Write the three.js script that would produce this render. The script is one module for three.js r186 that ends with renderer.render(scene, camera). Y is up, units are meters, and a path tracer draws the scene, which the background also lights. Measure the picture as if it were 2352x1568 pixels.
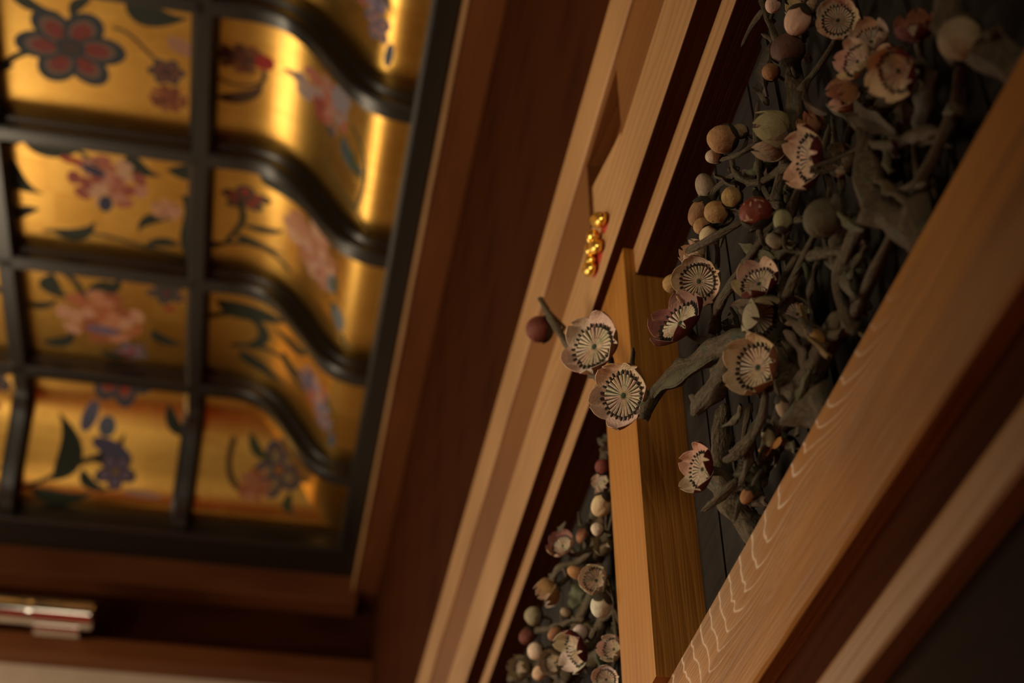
import * as THREE from 'three';
import { mergeGeometries } from 'three/addons/utils/BufferGeometryUtils.js';
import { RectAreaLightUniformsLib } from 'three/addons/lights/RectAreaLightUniformsLib.js';

// ---------------------------------------------------------------- camera, light, exposure
// x = to the right (towards the carved wall), y = up, z = minus the distance along the wall
const scene = new THREE.Scene();
scene.background = new THREE.Color(0x000000);
const camera = new THREE.PerspectiveCamera(26.99, 1.5, 0.05, 60);
camera.position.set(0, 1.5, 0);
camera.up.set(-0.11646, 0.75568, 0.64451);
camera.lookAt(0.1403, 1.5 + 0.65493, -0.74255);
camera.focus = 1.6;
camera.userData.fStop = 3.6;
scene.add(camera);
const renderer = new THREE.WebGLRenderer({ antialias: true });
renderer.toneMapping = THREE.LinearToneMapping;
renderer.toneMappingExposure = 1.0;
renderer.shadowMap.enabled = true;
RectAreaLightUniformsLib.init();
const DAY = new THREE.Color().setRGB(1.0, 0.80, 0.55);
function windowLight(w, h, power, pos, target) {
  const l = new THREE.RectAreaLight(DAY, power, w, h);
  l.position.set(...pos); l.lookAt(...target); scene.add(l);
  return l;
}
windowLight(1.4, 1.3, 12, [-2.92, 2.25, -1.25], [0, 2.25, -1.25]);     // paper screens of the left wall
windowLight(1.15, 1.1, 5.5, [-2.35, 3.55, -5.94], [-2.35, 3.55, 0]);    // paper screens high at the left of the end wall
windowLight(1.2, 1.0, 8.0, [-2.93, 3.55, -5.05], [0, 3.55, -5.05]);    // added to brighten the white end wall, behind a made-up screen window
windowLight(2.2, 1.5, 2.6, [-1.7, 1.45, 3.9], [-1.7, 1.45, 0]);      // paper screens behind the camera
// ---------------------------------------------------------------- helpers
function rng(seed) { let a = seed >>> 0; return () => { a = (a + 0x6D2B79F5) | 0; let t = Math.imul(a ^ (a >>> 15), 1 | a); t = (t + Math.imul(t ^ (t >>> 7), 61 | t)) ^ t; return ((t ^ (t >>> 14)) >>> 0) / 4294967296; }; }
const V = (x, y, z) => new THREE.Vector3(x, y, z);
const used = {};
function numbered(n) { const k = used[n] = (used[n] ?? -1) + 1; return k ? n + '_' + String(k).padStart(3, '0') : n; }
function shade(m) { m.castShadow = true; m.receiveShadow = true; return m; }
function mesh(name, geo, mat, parent) { const m = shade(new THREE.Mesh(geo, mat)); m.name = parent ? name : numbered(name); (parent || scene).add(m); return m; }
function group(name, pos, parent) { const g = new THREE.Group(); g.name = parent ? name : numbered(name); if (pos) g.position.set(...pos); (parent || scene).add(g); return g; }
function tag(o, label, category, grp) { o.userData.label = label; o.userData.category = category; if (grp) o.userData.group = grp; return o; }
function struct(o, label, category) { o.userData.kind = 'structure'; o.userData.label = label; o.userData.category = category; return o; }
function partLabel(o, label) { o.userData.label = label; return o; }
// periodic value noise
function makeNoise(seed) {
  const r = rng(seed), T = new Float32Array(65536); for (let i = 0; i < 65536; i++) T[i] = r();
  const at = (i, j, px, py) => T[((((j % py) + py) % py) * 251 + (((i % px) + px) % px) * 7919) & 65535];
  return (x, y, px = 4096, py = 4096) => {
    const i = Math.floor(x), j = Math.floor(y); let fx = x - i, fy = y - j; fx = fx * fx * (3 - 2 * fx); fy = fy * fy * (3 - 2 * fy);
    const a = at(i, j, px, py), b = at(i + 1, j, px, py), c = at(i, j + 1, px, py), d = at(i + 1, j + 1, px, py);
    return a + (b - a) * fx + (c - a) * fy + (a - b - c + d) * fx * fy;
  };
}
function dataTex(w, h, fn, srgb) {
  const d = new Uint8Array(w * h * 4);
  for (let j = 0; j < h; j++) for (let i = 0; i < w; i++) { const c = fn(i, j), k = (j * w + i) * 4; for (let q = 0; q < 3; q++) d[k + q] = Math.max(0, Math.min(255, c[q] * 255)); d[k + 3] = 255; }
  const t = new THREE.DataTexture(d, w, h, THREE.RGBAFormat); t.wrapS = t.wrapT = THREE.RepeatWrapping; t.magFilter = THREE.LinearFilter; t.minFilter = THREE.LinearMipmapLinearFilter; t.generateMipmaps = true;
  if (srgb) t.colorSpace = THREE.SRGBColorSpace; t.needsUpdate = true; return t;
}
const enc = (x) => (x <= 0.0031308 ? 12.92 * x : 1.055 * Math.pow(x, 1 / 2.4) - 0.055);
const mix = (a, b, t) => [a[0] + (b[0] - a[0]) * t, a[1] + (b[1] - a[1]) * t, a[2] + (b[2] - a[2]) * t];
// wood: u along the grain, one tile = 1 m along, 0.25 m across; colours are linear
function woodMat(seed, light, dark, o = {}) {
  const n = makeNoise(seed), W = 512, H = 512, F = o.rings || 16;
  const height = new Float32Array(W * H);
  const map = dataTex(W, H, (i, j) => {
    const u = i / W, v = j / H;
    const warp = (n(u * 3, v * 4, 3, 4) - 0.5) * 2.2 + (n(u * 8 + 9, v * 6, 8, 6) - 0.5) * 0.6;
    let g = (v * F + warp) % 1; if (g < 0) g += 1;
    const late = Math.pow(g, 3) * (1 - Math.pow(g, 14));
    const fibre = n(u * 10, v * 190, 10, 190), fib2 = n(u * 26, v * 256, 26, 256), blotch = n(u * 4 + 3, v * 3 + 5, 4, 3);
    let t = late * 0.55 + fibre * 0.3 + fib2 * 0.15 + (blotch - 0.5) * 0.75 * (o.blotch ?? 1);
    height[j * W + i] = 1 - (late * 0.6 + fibre * 0.4);
    const c = mix(light, dark, Math.max(0, Math.min(1, t)));
    return c.map(enc);
  }, true);
  const bump = dataTex(W, H, (i, j) => { const h = height[j * W + i]; return [h, h, h]; });
  for (const t of [map, bump]) t.repeat.set(1, 4);
  return new THREE.MeshPhysicalMaterial({ map, bumpMap: bump, bumpScale: o.bump ?? 0.0006, roughness: o.rough ?? 0.62, specularIntensity: o.spec ?? 0.7 });
}
// prism along an axis; profile is a closed polygon [p, q]; uv in metres with u along the axis
function prism(profile, a0, a1, axis, v0 = 0) {
  let area = 0; const n = profile.length;
  for (let i = 0; i < n; i++) { const [x0, y0] = profile[i], [x1, y1] = profile[(i + 1) % n]; area += x0 * y1 - x1 * y0; }
  const pts = area > 0 ? profile : profile.slice().reverse();
  const to = axis === 'z' ? (p, q, a) => [p, q, a] : axis === 'x' ? (p, q, a) => [a, q, p] : (p, q, a) => [p, a, q];
  const flip = axis !== 'z';
  const pos = [], uv = [], idx = []; let v = v0;
  const lo = Math.min(a0, a1), hi = Math.max(a0, a1);
  const tri = (a, b, c) => (flip ? idx.push(a, c, b) : idx.push(a, b, c));
  for (let i = 0; i < n; i++) {
    const A = pts[i], B = pts[(i + 1) % n], l = Math.hypot(B[0] - A[0], B[1] - A[1]), k = pos.length / 3;
    pos.push(...to(A[0], A[1], lo), ...to(B[0], B[1], lo), ...to(B[0], B[1], hi), ...to(A[0], A[1], hi));
    uv.push(lo, v, lo, v + l, hi, v + l, hi, v); tri(k, k + 1, k + 2); tri(k, k + 2, k + 3); v += l;
  }
  const tris = THREE.ShapeUtils.triangulateShape(pts.map((p) => new THREE.Vector2(...p)), []);
  for (const [a, up] of [[lo, false], [hi, true]]) {
    const k = pos.length / 3; for (const p of pts) { pos.push(...to(p[0], p[1], a)); uv.push(p[0], p[1]); }
    for (const t of tris) up ? tri(k + t[0], k + t[1], k + t[2]) : tri(k + t[0], k + t[2], k + t[1]);
  }
  const g = new THREE.BufferGeometry(); g.setAttribute('position', new THREE.Float32BufferAttribute(pos, 3)); g.setAttribute('uv', new THREE.Float32BufferAttribute(uv, 2)); g.setIndex(idx);
  const f = g.toNonIndexed(); f.computeVertexNormals(); return f;
}
function rect(p0, p1, q0, q1, c = 0) { return c ? [[p0 + c, q0], [p1 - c, q0], [p1, q0 + c], [p1, q1 - c], [p1 - c, q1], [p0 + c, q1], [p0, q1 - c], [p0, q0 + c]] : [[p0, q0], [p1, q0], [p1, q1], [p0, q1]]; }
// surface from a function of (a, b) in 0..1, uv given or 0..1
function surface(fn, na, nb, uvf) {
  const pos = [], uv = [], idx = [];
  for (let j = 0; j <= nb; j++) for (let i = 0; i <= na; i++) { const a = i / na, b = j / nb, p = fn(a, b); pos.push(p.x, p.y, p.z); uv.push(...(uvf ? uvf(a, b) : [a, b])); }
  for (let j = 0; j < nb; j++) for (let i = 0; i < na; i++) { const k = j * (na + 1) + i; idx.push(k, k + 1, k + na + 2, k, k + na + 2, k + na + 1); }
  const g = new THREE.BufferGeometry(); g.setAttribute('position', new THREE.Float32BufferAttribute(pos, 3)); g.setAttribute('uv', new THREE.Float32BufferAttribute(uv, 2)); g.setIndex(idx); g.computeVertexNormals(); return g;
}
function paint(g, c) { const n = g.attributes.position.count, a = new Float32Array(n * 3); for (let i = 0; i < n; i++) a.set(typeof c === 'function' ? c(i, g) : c, i * 3); g.setAttribute('color', new THREE.BufferAttribute(a, 3)); return g; }

// ---------------------------------------------------------------- materials
const M = {};
M.tan = woodMat(11, [0.50, 0.28, 0.12], [0.27, 0.125, 0.042], { rings: 10, rough: 0.55 });
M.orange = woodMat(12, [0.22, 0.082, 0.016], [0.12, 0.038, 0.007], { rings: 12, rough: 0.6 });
M.post = woodMat(13, [0.47, 0.205, 0.036], [0.28, 0.10, 0.014], { rings: 14, rough: 0.5, blotch: 0.8 });
M.crown = woodMat(14, [0.19, 0.062, 0.016], [0.11, 0.03, 0.008], { rings: 10, rough: 0.5 });
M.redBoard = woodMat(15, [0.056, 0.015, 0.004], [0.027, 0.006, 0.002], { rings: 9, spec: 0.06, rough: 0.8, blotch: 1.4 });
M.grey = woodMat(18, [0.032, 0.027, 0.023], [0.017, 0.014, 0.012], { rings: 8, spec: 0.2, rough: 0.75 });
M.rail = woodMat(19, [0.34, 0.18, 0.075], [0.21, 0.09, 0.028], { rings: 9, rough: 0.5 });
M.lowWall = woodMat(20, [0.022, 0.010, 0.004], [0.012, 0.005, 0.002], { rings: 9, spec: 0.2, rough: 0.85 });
M.lacquer = new THREE.MeshPhysicalMaterial({ color: new THREE.Color().setRGB(0.012, 0.011, 0.009), roughness: 0.36, clearcoat: 0.5, clearcoatRoughness: 0.26 });
M.tatami = woodMat(21, [0.22, 0.17, 0.10], [0.16, 0.12, 0.07], { rings: 40, rough: 0.85 });
M.carpet = new THREE.MeshStandardMaterial({ color: new THREE.Color().setRGB(0.42, 0.025, 0.012), roughness: 0.95 });
M.chrome = new THREE.MeshStandardMaterial({ color: new THREE.Color().setRGB(0.82, 0.80, 0.76), metalness: 1, roughness: 0.12 });
M.gilt = new THREE.MeshStandardMaterial({ color: new THREE.Color().setRGB(0.95, 0.60, 0.12), metalness: 1, roughness: 0.33 });
M.giltRedReflection = new THREE.MeshStandardMaterial({ color: new THREE.Color().setRGB(0.42, 0.03, 0.012), roughness: 0.5 });  // red floor reflection in the gilt, put in as a colour
{
  const n = makeNoise(31);
  M.plaster = new THREE.MeshStandardMaterial({ map: dataTex(256, 256, (i, j) => { const t = n(i / 16, j / 16, 16, 16) * 0.5 + n(i / 4, j / 4, 64, 64) * 0.5; return [0.79 + t * 0.05, 0.72 + t * 0.05, 0.64 + t * 0.05]; }, true), roughness: 0.9 });
  M.paper = new THREE.MeshStandardMaterial({ color: new THREE.Color().setRGB(0.8, 0.76, 0.68), roughness: 0.9, emissive: new THREE.Color().setRGB(1.0, 0.80, 0.55), emissiveIntensity: 0.7 });
}
// weathered lintel: raised pale growth lines in nested arches near the top edge, straight streaks below
{
  const n = makeNoise(41), W = 2048, H = 512, L = 1.8, HH = 0.2;
  const hgt = new Float32Array(W * H), ap = 0.035;
  const map = dataTex(W, H, (i, j) => {
    const s = 0.2 + (i / W) * L, d = (j / H) * HH;
    const d0 = Math.max(0.004, 0.047 + (s - 1.19) * 0.17) + (n(s * 9, 3.3) - 0.5) * 0.012;
    const x = d - d0;
    let F = x > 0 ? 42.9 * Math.pow(x, 1.73) : (n(d * 45, s * 4 + 7) - 0.5) * 0.016 * Math.min(1, -x / 0.01) + x * 0.12;
    F += (n(s * 30, d * 160) - 0.5) * 0.006 + (n(s * 6, d * 25 + 3) - 0.5) * 0.03;
    let g = (s + F) / ap, k = Math.floor(g); g -= k;
    const arch = Math.max(0, Math.min(1, 1 - (x - 0.045) / 0.02)) * Math.max(0, Math.min(1, (s - 0.72) / 0.25));
    const line = Math.exp(-Math.pow((g - 0.9) / 0.055, 2)) + 0.5 * Math.exp(-Math.max(0, g - 0.9) / 0.05) * (g > 0.9 ? 1 : 0) + 0.22 * Math.pow(g, 3);
    const fibre = n(s * 22, d * 900), fine = n(s * 60, d * 1800), blotch = n(s * 5, d * 22), b2 = n(s * 3.3 + 5, d * 9);
    const streak = Math.pow(n(s * 4, d * 130 + 11), 1.4);
    let c = mix([0.245, 0.095, 0.018], [0.42, 0.18, 0.036], 0.25 + 0.5 * streak + 0.25 * fibre + (blotch - 0.5) * 0.7);
    c = mix(c, [0.30, 0.18, 0.085], Math.max(0, b2 - 0.52) * 1.5);
    c = mix(c, [0.17, 0.066, 0.02], Math.max(0, n(s * 7 + 2, d * 60) - 0.66) * 1.6);
    c = mix(c, [0.74, 0.56, 0.41], Math.min(1, line * 0.8) * arch * (0.55 + 0.6 * fine));
    const veil = Math.max(0, 1 - d / 0.045) * Math.max(0, n(s * 12, d * 70 + 2) - 0.25) * arch;
    c = mix(c, [0.42, 0.26, 0.14], veil * 0.5);
    hgt[j * W + i] = 0.5 * line * arch + 0.25 * fibre + 0.25 * streak;
    return c.map((q) => enc(Math.max(0, q)));
  }, true);
  const bump = dataTex(W, H, (i, j) => { const h = hgt[j * W + i]; return [h, h, h]; });
  for (const t of [map, bump]) { t.wrapS = THREE.RepeatWrapping; t.repeat.set(1 / L, 1 / HH); }
  M.lintel = new THREE.MeshPhysicalMaterial({ map, bumpMap: bump, bumpScale: 0.0014, roughness: 0.5, specularIntensity: 0.6 });
}

// ---------------------------------------------------------------- the room
const E = 1.5;                                    // eye height
const YF = 4.0;                                   // flat coffers, above the eye
const S0 = -4, S1 = 6.03;                         // back and far wall along the room
struct(mesh('floor', prism(rect(-3.1, 0.6, -0.1, 0), 4.1, -6.2, 'z'), M.tatami), 'pale straw-coloured floor of the hall', 'floor');
struct(mesh('ceiling_slab', prism(rect(-3.1, 0.6, E + YF + 0.16, E + YF + 0.26), 4.1, -6.2, 'z'), M.lowWall), 'dark boards above the painted coffers', 'ceiling');
struct(mesh('wall_far', prism(rect(-6.13, -S1, 0, E + 3.10), -3.1, 0.6, 'x'), M.plaster), 'white plastered end wall under the dark beam', 'wall');
struct(mesh('wall_far', prism(rect(-6.13, -5.994, E + 3.10, E + YF + 0.2), -3.1, 0.6, 'x'), M.redBoard), 'dark red-brown board at the top of the end wall', 'wall');
{ // left wall with a long paper-screen window, paper screens in the rear wall
  const XL = -3.0, g = group('wall_left');
  mesh('lower_wall', prism(rect(XL - 0.1, XL, 0, 1.60), 4.1, -6.2, 'z'), M.lowWall, g);
  mesh('upper_wall', prism(rect(XL - 0.1, XL, 3.00, E + YF + 0.2), 4.1, -6.2, 'z'), M.lowWall, g);
  mesh('wall_pier', prism(rect(XL - 0.1, XL, 1.60, 3.00), 4.1, -0.5, 'z'), M.lowWall, g);
  mesh('wall_pier', prism(rect(XL - 0.1, XL, 1.60, 3.00), -2.0, -6.2, 'z'), M.lowWall, g);
  struct(g, 'dark wooden side wall with a long paper-screen window', 'wall');
  const w = group('window_1'); mesh('paper', prism(rect(XL - 0.02, XL, 1.60, 3.00), -0.5, -2.0, 'z'), M.paper, w);
  for (let i = 0; i <= 4; i++) mesh('muntin', prism(rect(XL, XL + 0.03, 1.60, 3.00), -0.5 - i * 0.375 - 0.015, -0.5 - i * 0.375 + 0.015, 'z'), M.crown, w);
  struct(w, 'bright paper screen window in the side wall', 'window');
  const w4 = group('window_4'); mesh('paper', prism(rect(XL - 0.005, XL + 0.02, 3.02, 4.08), -4.42, -5.68, 'z'), M.paper, w4);  // unseen window, added so the end wall gets more light
  for (const [y0, y1, z0, z1] of [[2.97, 3.02, -4.37, -5.73], [4.08, 4.13, -4.37, -5.73], [3.02, 4.08, -4.37, -4.42], [3.02, 4.08, -5.68, -5.73]]) mesh('frame', prism(rect(XL - 0.01, XL + 0.04, y0, y1), z0, z1, 'z'), M.crown, w4);
  struct(w4, 'added unseen paper screen window high in the side wall, brightening the end wall', 'window');
  const b = group('wall_back');
  mesh('lower_wall', prism(rect(4.0, 4.1, 0, 0.65), XL, 0.6, 'x'), M.lowWall, b); mesh('upper_wall', prism(rect(4.0, 4.1, 2.25, E + YF + 0.2), XL, 0.6, 'x'), M.lowWall, b);
  mesh('wall_pier', prism(rect(4.0, 4.1, 0.65, 2.25), XL, -2.85, 'x'), M.lowWall, b); mesh('wall_pier', prism(rect(4.0, 4.1, 0.65, 2.25), -0.55, 0.6, 'x'), M.lowWall, b);
  struct(b, 'dark wooden rear wall with a paper-screen window', 'wall');
  const w2 = group('window_2'); mesh('paper', prism(rect(4.0, 4.02, 0.65, 2.25), -2.85, -0.55, 'x'), M.paper, w2);
  struct(w2, 'paper screen window in the rear wall', 'window');
  const w3 = group('window_3'); mesh('paper', prism(rect(-6.02, -5.99, 2.98, 4.12), -2.94, -1.76, 'x'), M.paper, w3);
  for (const [y0, y1, x0, x1] of [[2.93, 2.98, -2.99, -1.71], [4.12, 4.17, -2.99, -1.71], [2.98, 4.12, -1.76, -1.71], [2.98, 4.12, -2.99, -2.94]]) mesh('frame', prism(rect(-6.03, -5.97, y0, y1), x0, x1, 'x'), M.crown, w3);
  struct(w3, 'paper screen window high in the white end wall', 'window');
  const col = group('added_shade_pillar', [-0.85, 0, -0.76]);  // unseen pillar, added to block window light from the near lintel and carving
  mesh('shaft', new THREE.CylinderGeometry(0.3, 0.3, E + YF + 0.1, 40).translate(0, (E + YF + 0.1) / 2 + 0.05, 0), M.crown, col);
  mesh('base_stone', new THREE.LatheGeometry([[0, 0], [0.42, 0], [0.42, 0.03], [0.38, 0.06], [0, 0.06]].map((p) => new THREE.Vector2(...p)), 40), M.grey, col);
  tag(col, 'thick round wooden pillar added out of view to shade the near carved wall', 'pillar');
}
tag(mesh('floor_carpet', prism(rect(-2.6, -0.3, 0, 0.012, 0.004), 3.0, -5.4, 'z'), M.carpet), 'long red felt carpet laid on the pale floor', 'carpet');

// right wall, members from the bottom upwards
{
  const w0 = group('wall_right');
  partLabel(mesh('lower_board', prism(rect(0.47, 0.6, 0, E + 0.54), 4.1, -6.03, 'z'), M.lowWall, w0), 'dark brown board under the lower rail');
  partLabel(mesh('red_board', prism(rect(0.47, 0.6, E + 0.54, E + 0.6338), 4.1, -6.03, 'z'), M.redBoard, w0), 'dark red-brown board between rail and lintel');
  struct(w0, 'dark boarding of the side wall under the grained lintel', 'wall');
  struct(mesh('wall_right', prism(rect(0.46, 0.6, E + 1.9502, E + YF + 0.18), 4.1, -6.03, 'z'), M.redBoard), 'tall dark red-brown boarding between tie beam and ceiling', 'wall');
  const w = struct(group('wall_right'), 'grey boards with thin upright battens behind the blossom carving', 'wall');
  for (let i = 0; i < 34; i++) {
    const z0 = 0.9 - i * 0.14, m = M.grey; mesh('backing_board', prism(rect(0.502, 0.53, E + 0.7742, E + 1.4085), z0 - 0.003, z0 - 0.137, 'z'), m, w);
    if (i % 2) mesh('backing_batten', prism(rect(0.4975, 0.502, E + 0.7742, E + 1.4085, 0.002), z0 - 0.060, z0 - 0.074, 'z'), m, w);
  }
  mesh('backing_core', prism(rect(0.53, 0.6, E + 0.7742, E + 1.4085), 4.0, -5.98, 'z'), M.lowWall, w);
}
tag(mesh('lower_rail', prism([[0.4698, E + 0.5210], [0.4698, E + 0.5645], [0.455, E + 0.5645], [0.4495, E + 0.561], [0.447, E + 0.554], [0.447, E + 0.5235], [0.4495, E + 0.5210]], 4.0, -5.98, 'z'), M.rail), 'greyish worn wooden rail below the grained lintel beam', 'rail');
const lintelGeo = prism([[0.4500, E + 0.774 - 0.002], [0.4500, E + 0.634 + 0.003], [0.453, E + 0.634], [0.60, E + 0.634], [0.60, E + 0.774], [0.452, E + 0.774]], 4.0, -5.98, 'z');
{ const p = lintelGeo.attributes.position, u = lintelGeo.attributes.uv; for (let i = 0; i < p.count; i++) u.setXY(i, -p.getZ(i) - 0.2, E + 0.774 - p.getY(i) + p.getX(i) - 0.45); }
tag(mesh('lintel_beam', lintelGeo, M.lintel), 'heavy wooden lintel beam with raised arching grain under the carved blossoms', 'beam');
tag(mesh('transom_rail', prism(rect(0.450, 0.60, E + 1.413, E + 1.464, 0.002), 4.0, -5.98, 'z'), M.tan), 'thin pale strip of wood along the top of the blossom carving', 'rail');
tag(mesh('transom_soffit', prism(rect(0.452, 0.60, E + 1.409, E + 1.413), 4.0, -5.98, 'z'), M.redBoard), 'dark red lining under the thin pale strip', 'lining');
const postGeo = prism([[0.434, E + 0.7742], [0.5018, E + 0.7742], [0.5018, E + 1.4088], [0.4498, E + 1.4088], [0.4498, E + 1.4598], [0.434, E + 1.4598]], -1.422, -1.568, 'z');
{ const u = postGeo.attributes.uv; for (let i = 0; i < u.count; i++) u.setXY(i, u.getY(i), u.getX(i)); }
tag(mesh('transom_post', postGeo, M.post), 'short upright orange-brown post dividing the blossom carving', 'post');
{
  const g = group('tie_beam');
  partLabel(mesh('lower_strip', prism([[0.42, E + 1.467], [0.423, E + 1.464], [0.52, E + 1.464], [0.52, E + 1.62], [0.426, E + 1.62], [0.42, E + 1.612]], 4.0, -5.98, 'z'), M.tan, g), 'pale lower strip');
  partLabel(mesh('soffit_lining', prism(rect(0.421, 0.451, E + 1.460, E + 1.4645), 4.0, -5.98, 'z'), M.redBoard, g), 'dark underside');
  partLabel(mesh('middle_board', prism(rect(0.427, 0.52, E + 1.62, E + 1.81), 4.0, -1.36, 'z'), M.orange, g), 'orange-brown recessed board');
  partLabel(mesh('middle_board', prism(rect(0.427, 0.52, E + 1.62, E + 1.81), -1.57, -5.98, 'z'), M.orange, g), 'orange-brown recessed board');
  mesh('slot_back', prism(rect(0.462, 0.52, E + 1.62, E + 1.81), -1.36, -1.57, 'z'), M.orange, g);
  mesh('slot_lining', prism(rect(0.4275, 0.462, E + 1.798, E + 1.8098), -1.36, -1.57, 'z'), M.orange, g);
  partLabel(mesh('wedge', prism([[-1.385, E + 1.675], [-1.40, E + 1.62], [-1.57, E + 1.62], [-1.57, E + 1.745]], 0.434, 0.462, 'x'), M.tan, g), 'pale wedge in the slot');
  partLabel(mesh('upper_strip', prism([[0.42, E + 1.813], [0.423, E + 1.81], [0.52, E + 1.81], [0.52, E + 1.95], [0.423, E + 1.95], [0.42, E + 1.947]], 4.0, -5.98, 'z'), M.tan, g), 'pale upper strip');
  tag(g, 'tall moulded tie beam with pale strips and a recessed orange middle', 'beam');
}
struct(mesh('trim_1', prism(rect(0.348, 0.46, E + 3.50, E + 3.64, 0.004), 4.0, -5.994, 'z'), M.crown), 'red-brown crown moulding along the carved side wall', 'moulding');
struct(mesh('trim_3', prism(rect(0.336, 0.3478, E + 3.496, E + 3.575, 0.003), 4.0, -5.86, 'z'), M.tan), 'pale bead along the edge of the red-brown crown moulding', 'moulding');
struct(mesh('trim_2', prism(rect(-5.994, -5.86, E + 3.435, E + 3.64, 0.004), -3.0, 0.36, 'x'), M.crown), 'dark brown crown moulding along the end wall', 'moulding');
tag(mesh('end_beam', prism(rect(-6.03, -5.90, E + 3.07, E + 3.165, 0.004), -3.0, 0.46, 'x'), M.crown), 'dark brown beam across the white end wall', 'beam');
{ // chromed rod in front of the end wall
  const g = group('wall_rod', [-2.99, E + 3.170, -5.72]);
  const prof = [[0, 2.21], [0.050, 2.21], [0.060, 2.205], [0.064, 2.195], [0.064, 1.95], [0.0625, 1.948], [0.0625, 1.93], [0.061, 1.928], [0.061, 0], [0, 0]].map(([r, y]) => new THREE.Vector2(r, y)).reverse();
  const rod = mesh('rod', new THREE.LatheGeometry(prof, 40), M.chrome, g); rod.rotation.z = -Math.PI / 2;
  for (const x of [2.05, 0.5]) {
    mesh('bracket', prism([[-0.18, 0.11], [-0.18, -0.02], [-0.045, -0.088], [0.0, -0.088], [0.015, -0.075], [0.012, -0.06], [-0.05, -0.05], [-0.10, 0.0], [-0.10, 0.11]].map(([z, y]) => [z, y]), x - 0.085, x + 0.105, 'x'), M.chrome, g);
  }
  tag(g, 'polished metal rod with a capped end in front of the dark end wall', 'rod');
}

// ---------------------------------------------------------------- painted ceiling
const PW = 512;
function painting(seed, draw) {
  const c = document.createElement('canvas'), m = document.createElement('canvas'); c.width = c.height = m.width = m.height = PW;
  const a = c.getContext('2d'), b = m.getContext('2d'), r = rng(seed);
  a.fillStyle = '#dcad58'; a.fillRect(0, 0, PW, PW); b.fillStyle = 'rgb(0,82,255)'; b.fillRect(0, 0, PW, PW);
  for (let i = 0; i < 4; i++) for (let j = 0; j < 4; j++) { // leaf squares, slightly uneven
    const t = r(); a.fillStyle = `rgba(${t > 0.5 ? '255,205,105' : '150,86,18'},${0.05 + 0.08 * r()})`; a.fillRect(i * 128 - 2, j * 128 - 2, 130, 130);
  }
  for (let i = 0; i < 260; i++) { const x = r() * PW, y = r() * PW, w = 8 + 60 * r(), h = 2 + 7 * r(); a.fillStyle = r() > 0.5 ? 'rgba(120,62,10,0.10)' : 'rgba(255,214,120,0.09)'; a.fillRect(x, y, w, h); b.fillStyle = `rgba(0,${76 + 50 * r() | 0},255,0.4)`; b.fillRect(x, y, w, h); }
  const both = (col, path, line) => {
    for (const [x, s] of [[a, col], [b, 'rgb(0,150,30)']]) { x.beginPath(); path(x); if (line) { x.strokeStyle = s; x.lineWidth = line; x.lineCap = 'round'; x.stroke(); } else { x.fillStyle = s; x.fill(); } }
  };
  const K = {
    petal(x, y, w, h, rot, col) { both(col, (g) => g.ellipse(x, y, w, h, rot, 0, Math.PI * 2)); },
    flower(x, y, R, outer, inner, heart, n = 6) {
      for (let i = 0; i < n; i++) { const q = (i / n) * Math.PI * 2 + seed, px = x + Math.cos(q) * R * 0.58, py = y + Math.sin(q) * R * 0.58; K.petal(px, py, R * 0.46, R * 0.36, q, outer); K.petal(px - Math.cos(q) * R * 0.06, py - Math.sin(q) * R * 0.06, R * 0.33, R * 0.24, q, K.rim); K.petal(px - Math.cos(q) * R * 0.1, py - Math.sin(q) * R * 0.1, R * 0.24, R * 0.17, q, inner); }
      K.petal(x, y, R * 0.28, R * 0.28, 0, outer); K.petal(x, y, R * 0.18, R * 0.18, 0, heart);
    },
    peony(x, y, R, cols) { for (let ring = 3; ring > 0; ring--) for (let i = 0; i < 3 + ring * 2; i++) { const q = (i / (3 + ring * 2)) * 6.283 + ring + r() * 0.3; K.petal(x + Math.cos(q) * R * 0.26 * ring, y + Math.sin(q) * R * 0.26 * ring, R * 0.24, R * 0.16, q + 1.57, cols[(i + ring) % cols.length]); } K.petal(x, y, R * 0.14, R * 0.12, 0, cols[0]); },
    stem(pts, w, col = '#1c2411') { both(col, (g) => { g.moveTo(...pts[0]); g.bezierCurveTo(...pts[1], ...pts[2], ...pts[3]); }, w); },
    leaf(x, y, L, rot, w = 0.34, col = '#19210f') { both(col, (g) => { const c0 = Math.cos(rot), s0 = Math.sin(rot), T = (u, v) => [x + (u * c0 - v * s0) * L, y + (u * s0 + v * c0) * L]; g.moveTo(...T(0, 0)); g.bezierCurveTo(...T(0.2, w * 1.4), ...T(0.75, w * 1.2), ...T(1, -0.15)); g.bezierCurveTo(...T(0.7, 0.1), ...T(0.4, -w * 0.2), ...T(0, 0)); }); },
    rim: '#6e5244',
  };
  draw(K, r);
  const map = new THREE.CanvasTexture(c); map.colorSpace = THREE.SRGBColorSpace; const mr = new THREE.CanvasTexture(m);
  return new THREE.MeshStandardMaterial({ map, roughnessMap: mr, metalnessMap: mr, metalness: 1, roughness: 1 });
}
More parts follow.
